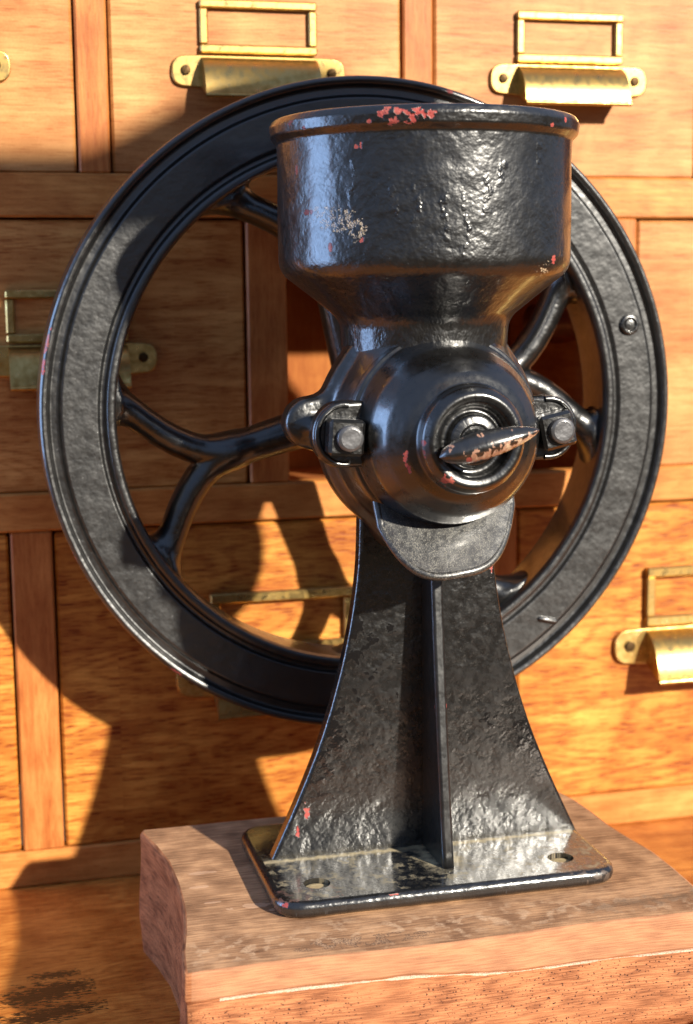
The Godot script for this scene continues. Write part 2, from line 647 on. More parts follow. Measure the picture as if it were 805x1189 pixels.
func unseen_window(at: Vector3, size: Vector2, yaw: float, tint: Color, energy: float) -> void:
	var t := Node3D.new()
	t.name = "unseen_window"
	add_child(t)
	t.position = Vector3(at.x, at.y - TABLE_Y, at.z) * S
	t.rotation.y = yaw
	structure(t)
	var pm := StandardMaterial3D.new()
	pm.albedo_color = Color(0.5, 0.5, 0.5)
	pm.emission_enabled = true  # panes glow so that they mirror bluish in the black paint
	pm.emission = tint
	pm.emission_energy_multiplier = 0.6
	for k in 2:
		var b := MB.new()
		b.box(Vector3((k - 0.5) * size.x * 0.5, 0, 0), Vector3(size.x * 0.5 - 0.01, size.y, 0.02), 0.002)
		put("unseen_window_pane", b.mesh(), pm, t)
	for q in [[0.0, size.y / 2 + 0.04, size.x + 0.16, 0.08], [0.0, -size.y / 2 - 0.04, size.x + 0.16, 0.08], [size.x / 2 + 0.04, 0.0, 0.08, size.y], [-size.x / 2 - 0.04, 0.0, 0.08, size.y]]:
		var b := MB.new()
		b.box(Vector3(q[0], q[1], 0), Vector3(q[2], q[3], 0.08), 0.006, Vector2.ZERO, 0, 0.8)
		put("unseen_window_frame", b.mesh(), M.post, t)
	var l := AreaLight3D.new()
	l.name = "unseen_window_light"
	l.area_size = size * S
	l.light_energy = energy
	l.light_color = tint
	l.shadow_enabled = true
	t.add_child(l)
	l.position = Vector3(0, 0, 0.02 * S)
	l.rotation.y = PI

# unseen things out of view, placed for their shadow and their reflection
func surroundings(to_sun: Vector3) -> void:
	# unseen board towards the sun, placed to shade the top left of the cabinet
	var far := 2.4
	var out := PackedVector2Array()
	for p in [[-1.4, 1.26], [-0.51, 1.275], [-0.29, 1.385], [0.0, 1.45], [0.0, 1.00], [-0.45, 0.99], [-1.4, 0.93]]:
		out.append(Vector2(p[0], p[1]))
	var b := MB.new()
	b.slab(out, -0.03, 0.03, 0.01, func(p: Vector3) -> Vector3: return p + Vector3(0, 0, WALL_Z) + to_sun * far, func(p: Vector2) -> Vector2: return p)
	var o := put("unseen_shade_board", b.mesh(), M.post, self)
	o.position.y += -TABLE_Y * S
	structure(o)
	unseen_window(Vector3(-2.5, 1.05, -0.45), Vector2(0.9, 1.5), deg_to_rad(80.0), Color(0.62, 0.78, 1.0), 0.13)  # out of view at the left, placed for the cool sheen on the hopper

func table() -> void:
	var o := oak(1024, 1024, 61, Vector3(214, 158, 92), Vector3(140, 80, 34), 0.9, 0.3)
	# old black stains burnt into the wood at the left, streaked along the grain
	var im: Image = o[0].get_image()
	im.clear_mipmaps()
	var sn := noise_bytes(256, 256, 0.05, 71, 4, FastNoiseLite.TYPE_SIMPLEX_SMOOTH, 96, 256)
	for sp in [[-0.66, -0.135, 0.050, 0.030], [-0.635, -0.145, 0.035, 0.016], [-0.70, -0.12, 0.040, 0.02], [-0.65, -0.20, 0.030, 0.010], [-0.645, -0.06, 0.05, 0.018], [-0.70, -0.04, 0.05, 0.02]]:
		var n := 160
		for yy in n:
			for xx in n:
				var f := Vector2(xx - n / 2, yy - n / 2) / (n / 2.0) * 1.6
				var d := f.length() + (sn[(yy * 256 / n) * 256 + xx * 256 / n] / 255.0 - 0.5) * 3.2
				if d < 0.9:
					var u: float = (sp[0] + f.x * sp[2] - 0.1) * 0.9 + 0.37
					var v: float = (sp[1] + f.y * sp[3] - 0.2) * 0.9 + 0.12
					var px := posmod(int(u * 1024), 1024)
					var py := posmod(int(v * 1024), 1024)
					im.set_pixel(px, py, im.get_pixel(px, py).lerp(Color(0.05, 0.035, 0.03), clampf((0.9 - d) * 7.0, 0.0, 0.97)))
	im.generate_mipmaps()
	o[0] = ImageTexture.create_from_image(im)
	var m := wood_mat(o, Color(0.98, 0.90, 0.76), 0.42)
	var b := MB.new()
	b.box(Vector3(0.1, TABLE_Y - 0.04, 0.2), Vector3(5.2, 0.08, 1.9), 0.006, Vector2(0.37, 0.12), 0, 0.9)
	var t := put("table_top", b.mesh(), m, self)
	t.position.y += -TABLE_Y * S
	structure(t)

func cabinet() -> void:
	var c := thing("card_catalog_cabinet", "oak card catalog cabinet frame of rails and posts behind the black mill", "cabinet", Vector3(0, TABLE_Y, WALL_Z))
	var by := -TABLE_Y
	var x0 := -1.13
	var x1 := 1.62
	var d := 0.05
	var k := 0
	for r in [[-0.234, -0.157], [0.520, 0.599], [1.148, 1.234], [1.80, 1.90]]:
		var b := MB.new()
		b.box(Vector3((x0 + x1) / 2, (r[0] + r[1]) / 2 + by, -d / 2), Vector3(x1 - x0, r[1] - r[0], d), 0.004, Vector2(0.21 * k, 0.37 * k), 0, 0.8)
		put("rail", b.mesh(), M.rail, c)
		k += 1
	for p in [[-0.517, -0.455, 1.234, 1.80], [0.153, 0.217, 1.234, 1.80], [0.825, 0.889, 1.234, 1.80],
			[-1.0, -0.923, 0.599, 1.148], [-0.185, -0.101, 0.599, 1.148], [0.60, 0.684, 0.599, 1.148],
			[-0.682, -0.599, -0.157, 0.520], [0.335, 0.410, -0.157, 0.520], [1.344, 1.42, -0.157, 0.520]]:
		var b := MB.new()
		b.box(Vector3((p[0] + p[1]) / 2, (p[2] + p[3]) / 2 + by, -d / 2 - 0.002), Vector3(p[1] - p[0], p[3] - p[2], d), 0.004, Vector2(0.31 * k, 0.23 * k), 1, 0.8)
		put("post", b.mesh(), M.post, c)
		k += 1
	# the carcass behind the frame, open where a drawer is missing
	var parts := [["side_panel", x0 + 0.02, -0.234, 1.9, 0.04], ["side_panel", x1 - 0.02, -0.234, 1.9, 0.04]]
	for p in parts:
		var b := MB.new()
		b.box(Vector3(p[1], (p[2] + p[3]) / 2 + by, -d - 0.55), Vector3(p[4], p[3] - p[2], 1.1), 0.004, Vector2(0.1, 0.2), 1, 0.8)
		put(p[0], b.mesh(), M.rail, c)
	var bk := MB.new()
	bk.box(Vector3((x0 + x1) / 2, 0.833 + by, -0.64), Vector3(x1 - x0 - 0.09, 2.1, 0.02), 0.002, Vector2(0.5, 0.3), 1, 0.8)
	put("back_panel", bk.mesh(), M.inside, c)
	for y in [0.52, 1.20]:
		var b := MB.new()
		b.box(Vector3((x0 + x1) / 2, y + 0.02 + by, -0.335), Vector3(x1 - x0 - 0.09, 0.03, 0.55), 0.002, Vector2(0.2, y), 0, 0.8)
		put("shelf", b.mesh(), M.inside, c)
	for x in [-0.143, 0.642]:
		var b := MB.new()
		b.box(Vector3(x, 0.86 + by, -0.335), Vector3(0.05, 0.62, 0.55), 0.002, Vector2(x, 0.4), 0, 0.8)
		put("divider", b.mesh(), M.inside, c)

	var g := c
	drawer("oak drawer at the top left corner, cut off by the photo's edge", -1.088, -0.517, 1.234, 1.80, M.drawer_a, -0.82, 1.437, 1.0, g)
	drawer("oak drawer with brass pull above the left part of the flywheel", -0.455, 0.153, 1.234, 1.80, M.drawer_a, -0.151, 1.437, 1.0, g)
	drawer("brightly sunlit oak drawer with brass pull at the top right", 0.217, 0.825, 1.234, 1.80, M.drawer_a, 0.521, 1.437, 1.0, g)
	drawer("dark shaded drawer behind the left rim of the flywheel", -0.923, -0.185, 0.599, 1.148, M.drawer_c, -0.552, 0.868, 1.0, g)
	drawer("plain sunlit drawer front right of the flywheel, in the middle row", 0.684, 1.42, 0.599, 1.148, M.drawer_a, 1.052, 0.868, 1.0, g)
	drawer("narrow strip of oak drawer at the lower left edge", -1.088, -0.682, -0.157, 0.520, M.drawer_b, -0.908, 0.19, 1.0, g)
	drawer("wide lower oak drawer crossed by the flywheel's shadow", -0.599, 0.335, -0.157, 0.520, M.drawer_b, -0.122, 0.19, 1.3, g)
	drawer("lower right oak drawer with brass pull, lit orange by the sun", 0.410, 1.344, -0.157, 0.520, M.drawer_b, 0.877, 0.19, 1.3, g)

var drawer_count := 0

func drawer(label: String, xa: float, xb: float, ya: float, yb: float, mat: Material, hx: float, hy: float, big: float, cab: Node3D) -> void:
	drawer_count += 1
	var gap := 0.005
	var t := Node3D.new()
	t.name = "drawer"
	t.set_meta("label", label)
	cab.add_child(t, true)
	t.position = Vector3(0, ya - TABLE_Y, -0.008) * S
	var b := MB.new()
	b.box(Vector3((xa + xb) / 2, (yb - ya - gap) / 2, -0.03), Vector3(xb - xa - gap * 2, yb - ya - gap, 0.06), 0.005, Vector2(0.173 * drawer_count, 0.41 * drawer_count), 0, 0.62)
	put("drawer_front", b.mesh(), mat, t)
	var bb := MB.new()
	bb.box(Vector3((xa + xb) / 2, (yb - ya) / 2 - 0.02, -0.3), Vector3(xb - xa - 0.06, yb - ya - 0.08, 0.476), 0.003, Vector2(0.2, 0.2), 0, 0.8)
	put("drawer_box", bb.mesh(), M.inside, t)
	# the pull: a plate with two ears, a hood and a frame for a card
	var o := Vector3(hx, hy - ya, 0)
	var q := big
	var plate := MB.new()
	var out := []
	for p in [[-0.178, 0.028], [-0.12, 0.03], [0.12, 0.03], [0.178, 0.028], [0.178, -0.030], [0.12, -0.034], [-0.12, -0.034], [-0.178, -0.030]]:
		out.append(Vector3(p[0] * q, p[1] * q, (0.028 if absf(p[0]) > 0.15 else 0.004) * q))
	plate.slab(PackedVector2Array(rounded(out, true, 6)), 0.0005, 0.009 * q, 0.003, func(p: Vector3) -> Vector3: return p + o, func(p: Vector2) -> Vector2: return p)
	put("pull_plate", plate.mesh(), M.brass, t)
	var fr := MB.new()
	var fw := 0.120 * q
	var fy0 := 0.034 * q
	var fy1 := 0.138 * q
	var th := 0.017 * q
	fr.box(o + Vector3(0, fy1 - th / 2, 0.007 * q), Vector3(fw * 2, th, 0.014 * q), 0.003)
	fr.box(o + Vector3(0, fy0 + th / 2, 0.007 * q), Vector3(fw * 2, th, 0.014 * q), 0.003)
	fr.box(o + Vector3(-fw + th / 2, (fy0 + fy1) / 2, 0.006 * q), Vector3(th, fy1 - fy0 - th * 2, 0.012 * q), 0.003)
	fr.box(o + Vector3(fw - th / 2, (fy0 + fy1) / 2, 0.006 * q), Vector3(th, fy1 - fy0 - th * 2, 0.012 * q), 0.003)
	put("card_frame", fr.mesh(), M.brass, t)
	var hood := MB.new()
	var rows := []
	var uvs := []
	for k in 9:
		var a := PI / 2 * k / 8.0
		var row := []
		var ur := []
		for s in [-1.0, 1.0]:
			row.append(o + Vector3(s * 0.118 * q, (0.026 - 0.080 * (0.7 * (1.0 - cos(a)) + 0.3 * a / (PI / 2))) * q, (0.008 + 0.054 * sin(a)) * q))
			ur.append(Vector2(s, k * 0.1))
		rows.append(row); uvs.append(ur)
	hood.sheet(rows, uvs, false, true)
	var rows2 := []
	for r in rows:
		rows2.append([r[0] + Vector3(0.004, -0.002, -0.006) * q, r[1] + Vector3(-0.004, -0.002, -0.006) * q])
	hood.sheet(rows2, uvs, false, false)
	for s in 2:
		var side := [o + Vector3((s * 2 - 1) * 0.118 * q, -0.03 * q, 0.004)]
		var su := [Vector2.ZERO]
		for r in rows:
			side.append(r[s]); su.append(Vector2.ZERO)
		hood.face(side, Vector3(s * 2 - 1, 0, 0), su)
	var lip := []
	var lr := []
	for k in 9:
		lip.append(rows[8][0].lerp(rows[8][1], k / 8.0)); lr.append(0.005 * q)
	hood.tube(lip, lr, 8)
	put("cup_pull", hood.mesh(), M.brass, t)
	for s in [-1.0, 1.0]:
		var sc := MB.new()
		sc.lathe(rounded([Vector3(0.0105 * q, 0.007 * q, 0), Vector3(0.0095 * q, 0.0135 * q, 0.003), Vector3(0.0, 0.0145 * q, 0)]), 12, "z", o + Vector3(s * 0.150 * q, 0, 0), -1.0)
		var slot := Basis(Vector3.BACK, 0.5 + drawer_count * 0.9 + s)
		var bar := MB.new()
		bar.box(Vector3.ZERO, Vector3(0.017 * q, 0.0028 * q, 0.002 * q), 0.0002)
		for k in bar.v.size():
			bar.v[k] = slot * bar.v[k] + o + Vector3(s * 0.150 * q, 0, 0.0146 * q); bar.n[k] = slot * bar.n[k]
		var base := sc.v.size()
		sc.v.append_array(bar.v); sc.n.append_array(bar.n); sc.t.append_array(bar.t)
		for k in bar.i: sc.i.append(base + k)
		put("screw", sc.mesh(), M.screw, t)

# ---------------------------------------------------------------- the wooden block

func block() -> void:
	var t := thing("wooden_block", "thick rough pinkish brown wooden block under the iron mill", "block", Vector3(0, TABLE_Y, 0))
	var by := -TABLE_Y
	var W := 1024
	var H := 1024
	# plan outline, walked from the back left corner to the front left, along the front and back along the right
	var plan := []
	for p in [[-0.470, -0.272], [-0.478, -0.255], [-0.462, -0.18], [-0.449, -0.096], [-0.447, 0.0], [-0.448, 0.06], [-0.453, 0.13], [-0.462, 0.20], [-0.476, 0.27], [-0.482, 0.33], [-0.480, 0.352]]:
		plan.append(Vector2(p[0], p[1]))
	for k in range(1, 30):
		plan.append(Vector2(-0.48 + 0.88 * k / 30.0, 0.352 - 0.004 * sin(k * 0.35)))
	for p in [[0.400, 0.35], [0.397, 0.25], [0.401, 0.16], [0.400, 0.09], [0.386, 0.0], [0.380, -0.06], [0.378, -0.13], [0.374, -0.20], [0.360, -0.262]]:
		plan.append(Vector2(p[0], p[1]))
	for k in range(1, 12):
		plan.append(Vector2(0.36 - 0.83 * k / 12.0, -0.272))
	var m := plan.size()
	var nn := []
	for k in m:
		var d: Vector2 = (plan[(k + 1) % m] - plan[(k + m - 1) % m]).normalized()
		nn.append(Vector2(-d.y, d.x))
	var rows := []
	var uvs := []
	var along := [0.0]
	for k in m: along.append(along[k] + plan[k].distance_to(plan[(k + 1) % m]))
	var wob := FastNoiseLite.new()
	wob.seed = 5
	wob.frequency = 6.0
	for lev in 14:
		var row := []
		var ur := []
		for kk in m + 1:
			var k := kk % m
			var p: Vector2 = plan[k]
			var front := clampf((p.y - 0.30) / 0.04, 0.0, 1.0)
			var cut := lerpf(-0.043, -0.060, smoothstep(-0.16, 0.08, p.x))
			cut += 0.0025 * wob.get_noise_1d(p.x * 1.2)
			var ys := [0.0, -0.0012, -0.004, -0.015, cut * 0.6, cut + 0.004, cut + 0.0015, cut - 0.0015, cut - 0.005, -0.10, -0.14, -0.172, -0.182, -0.234]
			var off := [-0.006, -0.002, 0.0, 0.001, 0.002, 0.003, 0.0025, -0.001, -0.002, -0.002, -0.002, -0.003, -0.008, -0.055]
			var o: float = off[lev] if front > 0.0 else [-0.006, -0.002, 0.0, 0.0, 0.0, 0.0, 0.0, 0.0, 0.0, 0.004, 0.006, 0.006, 0.004, 0.0][lev]
			o += 0.0018 * wob.get_noise_2d(along[kk] * 3.0, float(ys[lev]) * 4.0)
			row.append(Vector3(p.x - nn[k].x * -o, ys[lev] + by, p.y - nn[k].y * -o))
			ur.append(Vector2(along[kk] / 1.7, -ys[lev] / 0.26))
		rows.append(row); uvs.append(ur)
	# outward side
	var mb := MB.new()
	mb.sheet(rows, uvs, true, true)
	var centre := Vector3(-0.04, by - 0.1, 0.04)
	var turn := 0.0
	for k in mb.v.size(): turn += mb.n[k].dot(mb.v[k] - centre)
	if turn < 0.0:
		mb = MB.new()
		mb.sheet(rows, uvs, true, false)
	# sides: coarse salmon coloured wood with pits
	var SW := 1536
	var fine := noise_bytes(SW, 512, 0.16, 201, 3, FastNoiseLite.TYPE_SIMPLEX, SW / 10, 512)
	var blot := noise_bytes(SW, 512, 0.012, 202, 4)
	var pit := noise_bytes(SW, 512, 0.12, 203, 2, FastNoiseLite.TYPE_SIMPLEX, SW, 256)
	var gr := noise_bytes(SW, 512, 0.4, 204, 2)
	var col := PackedByteArray()
	col.resize(SW * 512 * 3)
	var bmp := PackedByteArray()
	bmp.resize(SW * 512)
	var lo_w := 0.26
	for y in 512:
		for x in SW:
			var k := y * SW + x
			var yy := -float(y) / 512.0 * lo_w        # below the top, units
			var f := 0.45 * fine[k] / 255.0 + 0.40 * blot[k] / 255.0 + 0.15 * gr[k] / 255.0
			var c := Vector3(182, 122, 82).lerp(Vector3(104, 60, 36), clampf((f - 0.36) * 2.2, 0.0, 1.0))
			var p := clampf((pit[k] / 255.0 - 0.80) * 9.0, 0.0, 1.0) * clampf((-0.055 - yy) * 60.0, 0.0, 1.0)
			c = c.lerp(Vector3(48, 26, 20), p)
			# the sawn strip along the top is paler and smoother
			if float(x) / SW > 0.375 and yy > -lerpf(0.044, 0.060, smoothstep(0.56, 0.70, float(x) / SW)):
				c = c.lerp(Vector3(178, 134, 104), 0.5)
			# a chalky line along the saw cut
			if float(x) / SW > 0.40 and absf(yy + lerpf(0.047, 0.063, smoothstep(0.56, 0.70, float(x) / SW))) < 0.0030 * clampf((blot[k] / 255.0 - 0.22) * 2.6, 0.25, 1.0) and gr[k] > 78:
				c = c.lerp(Vector3(222, 200, 184), 0.8)
			col[k * 3] = clamp8(c.x); col[k * 3 + 1] = clamp8(c.y); col[k * 3 + 2] = clamp8(c.z)
			bmp[k] = clamp8(150.0 - 100.0 * p + (fine[k] - 128.0) * 0.35 + (gr[k] - 128.0) * 0.2)
	var side_mat := wood_mat([tex(SW, 512, col), tex(SW, 512, bmp, Image.FORMAT_L8)], Color(1, 1, 1), 0.8, 0.05)
	# v runs 0..1 over lo_w units of height: the texture above is drawn with that in mind
	put("block_side", mb.mesh(), side_mat, t)
	# top: polygon cap
	var cap := MB.new()
	var poly := PackedVector2Array()
	for k in m: poly.append(Vector2(rows[0][k].x, rows[0][k].z))
	var ix := Geometry2D.triangulate_polygon(poly)
	for p in poly: cap.vert(Vector3(p.x, by, p.y), Vector3.UP, Vector2(p.x + 0.5, p.y + 0.5))
	for k in ix.size() / 3: cap.tri(ix[k * 3], ix[k * 3 + 1], ix[k * 3 + 2])
	var g1 := noise_bytes(W, H, 0.12, 211, 4, FastNoiseLite.TYPE_SIMPLEX_SMOOTH, W / 10, H)
	var b1 := noise_bytes(W, H, 0.010, 212, 5)
	var b2 := noise_bytes(W, H, 0.03, 213, 4)
	var gt := noise_bytes(W, H, 0.45, 214, 2)
	var c2 := PackedByteArray()
	c2.resize(W * H * 3)
	var h2 := PackedByteArray()
	h2.resize(W * H)
	for y in H:
		for x in W:
			var k := y * W + x
			var ux := float(x) / W - 0.5
			var uz := float(y) / H - 0.5
			var f := 0.35 * g1[k] / 255.0 + 0.5 * b1[k] / 255.0 + 0.15 * gt[k] / 255.0
			var c := Vector3(190, 146, 108).lerp(Vector3(104, 72, 50), clampf((f - 0.3) * 1.9, 0.0, 1.0))
			# pale dust smears in front of the plate
			var du := clampf((b2[k] / 255.0 - 0.50) * 5.0, 0.0, 1.0) * clampf(1.0 - absf(uz - 0.285) / 0.07 + (b1[k] / 255.0 - 0.5) * 1.5, 0.0, 1.0) * (0.4 + 0.6 * float(gt[k] > 120))
			c = c.lerp(Vector3(222, 190, 158), 0.6 * du)
			# dark rubbed streak along the front at the right
			var st := clampf(1.0 - absf(uz - (0.300 - 0.06 * clampf(ux - 0.1, 0.0, 1.0))) / 0.022 + (b2[k] / 255.0 - 0.5) * 1.8, 0.0, 1.0) * smoothstep(0.10, 0.30, ux + (b1[k] / 255.0 - 0.5) * 0.2)
			c = c.lerp(Vector3(92, 72, 56), 0.65 * st * (0.5 + 0.5 * float(gt[k] > 110)))
			# dark specks at the left of the front edge
			var sp := clampf(1.0 - Vector2((ux + 0.20) / 0.12, (uz - 0.31) / 0.02).length(), 0.0, 1.0)
			if sp > 0.0 and gt[k] > 150 and b2[k] > 120: c = c.lerp(Vector3(60, 46, 40), 0.8)
			# a few pale scuffs
			for s in [[-0.395, -0.03, 0.022, 0.006], [-0.415, 0.03, 0.02, 0.005], [-0.34, 0.13, 0.03, 0.01], [-0.30, 0.155, 0.016, 0.006], [-0.40, 0.10, 0.016, 0.004]]:
				var dd: float = Vector2((ux - s[0]) / s[2], (uz - s[1]) / s[3]).length() + (b2[k] / 255.0 - 0.5) * 1.4
				if dd < 1.0: c = c.lerp(Vector3(214, 176, 148), 0.45)
			c2[k * 3] = clamp8(c.x); c2[k * 3 + 1] = clamp8(c.y); c2[k * 3 + 2] = clamp8(c.z)
			h2[k] = clamp8(128.0 + (g1[k] - 128.0) * 0.3 + (gt[k] - 128.0) * 0.2 + (b2[k] - 128.0) * 0.2)
	put("block_top", cap.mesh(), wood_mat([tex(W, H, c2), tex(W, H, h2, Image.FORMAT_L8)], Color(1, 1, 1), 0.75, 0.05), t)

# ---------------------------------------------------------------- the mill

func mill() -> void:
	var t := thing("hand_mill", "black painted cast iron hand mill with round hopper and large flywheel", "grain mill", Vector3.ZERO)
	stand(t)
	housing(t)
	hopper(t)
	cover(t)
	flywheel(t)

func hopper(t: Node3D) -> void:
	var lv := 0.62
	var lu := TAU * 0.254
	# v in the texture is the length walked along the profile from the inside bottom
	var prof: Array = rounded([Vector3(0.10, 0.93, 0), Vector3(0.130, 0.968, 0.02), Vector3(0.226, 1.04, 0.03), Vector3(0.231, 1.262, 0.01), Vector3(0.236, 1.274, 0.008), Vector3(0.250, 1.275, 0.010), Vector3(0.2565, 1.263, 0.010), Vector3(0.2545, 1.247, 0.009), Vector3(0.2445, 1.237, 0.008), Vector3(0.2435, 1.20, 0), Vector3(0.2445, 1.12, 0.1), Vector3(0.2440, 1.030, 0.042), Vector3(0.182, 0.982, 0.045), Vector3(0.143, 0.950, 0.04), Vector3(0.139, 0.90, 0.05), Vector3(0.142, 0.84, 0)], false, 8)
	var fine := []
	for k in prof.size() - 1:
		var parts := maxi(1, int((prof[k + 1] - prof[k]).length() / 0.012))
		for s in parts: fine.append(prof[k].lerp(prof[k + 1], float(s) / parts))
	fine.append(prof[prof.size() - 1])
	var arc := [0.0]
	for k in range(1, fine.size()): arc.append(arc[k - 1] + (fine[k] - fine[k - 1]).length())
	lv = arc[arc.size() - 1]
	# where a height on the outside lies in v
	var v_at := func(y: float, bead := false) -> float:
		var top := 0
		for k in fine.size():
			if fine[k].y > fine[top].y: top = k
		for k in range(top, fine.size()):
			if fine[k].y <= y: return arc[k]
		return lv
	var chips := []
	for k in 9:
		chips.append([deg_u(-32.0 + k * 2.1), v_at.call(1.262 + 0.004 * sin(k * 2.3)), 0.008, 0.006, 0])
	chips.append_array([[deg_u(-36), v_at.call(1.259), 0.004, 0.003, 0], [deg_u(34), v_at.call(1.252), 0.006, 0.004, 0], [deg_u(43), v_at.call(1.262), 0.005, 0.005, 0], [deg_u(-72), v_at.call(1.262), 0.008, 0.004, 0], [deg_u(-64), v_at.call(1.258), 0.004, 0.003, 0],
		[deg_u(-72.6), v_at.call(1.197), 0.005, 0.009, 0], [deg_u(-42), v_at.call(1.221), 0.005, 0.004, 0], [deg_u(-40.5), v_at.call(1.226), 0.003, 0.005, 0], [deg_u(-66), v_at.call(1.129), 0.007, 0.004, 0], [deg_u(-63), v_at.call(1.133), 0.006, 0.003, 0], [deg_u(-54), v_at.call(1.068), 0.004, 0.008, 0], [deg_u(40.4), v_at.call(1.05), 0.009, 0.006, 0], [deg_u(-40), v_at.call(1.08), 0.004, 0.005, 0],
		[deg_u(-50), v_at.call(1.112), 0.045, 0.022, 1], [deg_u(-58), v_at.call(1.120), 0.03, 0.012, 1], [deg_u(-42), v_at.call(1.098), 0.02, 0.02, 1], [deg_u(36), v_at.call(1.03), 0.02, 0.015, 1]])
	for d in [[-10.0, 1.09, 0.055], [-2.0, 1.06, 0.075], [12.0, 1.17, 0.03], [30.0, 1.20, 0.03], [-20.0, 1.10, 0.05], [-28.0, 1.12, 0.04], [-44.0, 1.13, 0.07], [6.0, 1.12, 0.05]]:
		for k in 8:
			var yy: float = d[1] + d[2] * (1.0 - k / 7.0)
			chips.append([deg_u(d[0] + 1.2 * sin(k * 0.9 + d[0])), v_at.call(yy), 0.0035 + 0.0025 * float(k == 7), 0.008, 2])
	var maps := paint(1536, 1024, lu, lv, 301, 9.0, 0.4, chips, null, 1.25)
	var b := MB.new()
	b.lathe(fine, 160, "y", Vector3.ZERO, 1.0, -PI, PI)
	put("hopper", fix(b).mesh(), iron_mat(maps, 0.065), t)

# turns a lathed shell's normals outward if they came out inward (judged at its widest point)
func fix(b: MB) -> MB:
	var best := 0
	var far := -1.0
	var mid := Vector3.ZERO
	for p in b.v: mid += p
	mid /= b.v.size()
	for k in b.v.size():
		var d := b.v[k].distance_squared_to(mid)
		if d > far:
			far = d; best = k
	if b.n[best].dot(b.v[best] - mid) < 0.0:
		for k in b.n.size(): b.n[k] = -b.n[k]
		var swapped := PackedInt32Array()
		for k in b.i.size() / 3:
			swapped.append(b.i[k * 3]); swapped.append(b.i[k * 3 + 2]); swapped.append(b.i[k * 3 + 1])
		b.i = swapped
	return b

func housing(t: Node3D) -> void:
	var sd := func(p: Vector3) -> float:
		var rho := Vector2(p.x, p.y - AXIS_Y).length()
		# drum: radius by depth
		var r: float
		if p.z < 0.03: r = lerpf(0.125, 0.178, smoothstep(-0.10, 0.02, p.z))
		else: r = lerpf(0.178, 0.156, pow(clampf((p.z - 0.03) / 0.09, 0, 1), 1.6))
		var drum := maxf(rho - r, maxf(-0.09 - p.z, p.z - 0.108)) * 0.92
		var neck := maxf(Vector2(p.x, p.z).length() - 0.131, maxf(AXIS_Y + 0.02 - p.y, p.y - 0.93))
		var d := smin(drum, neck, 0.03)
		# rear flange with a lug at the left
		var q := Vector2(p.x + 0.206, p.y - 0.782)
		var fl2 := smin(rho - 0.192, q.length() - 0.043, 0.03)
		var fl := Vector2(maxf(fl2 + 0.012, 0.0), maxf(absf(p.z - 0.012) - 0.014, 0.0)).length() - 0.012
		d = smin(d, fl, 0.02)
		# a short web from the lug towards the front ear
		d = smin(d, capsule(p, Vector3(-0.212, 0.778, 0.03), Vector3(-0.17, 0.768, 0.09), 0.013, 0.012), 0.02)
		# seat of the stand
		var seat := capsule(p, Vector3(-0.06, 0.60, 0.0), Vector3(0.06, 0.60, 0.0), 0.04, 0.04)
		d = smin(d, seat, 0.03)
		# shaft bearing towards the flywheel
		d = smin(d, maxf(rho - lerpf(0.07, 0.11, clampf((p.z + 0.22) / 0.14, 0, 1)), maxf(-0.22 - p.z, p.z)), 0.03)
		return d
	var b := MB.new()
	b.nets(sd, Vector3(-0.29, 0.52, -0.245), Vector3(0.29, 0.96, 0.13), 0.0085)
	put("housing", b.mesh(), M.iron, t)

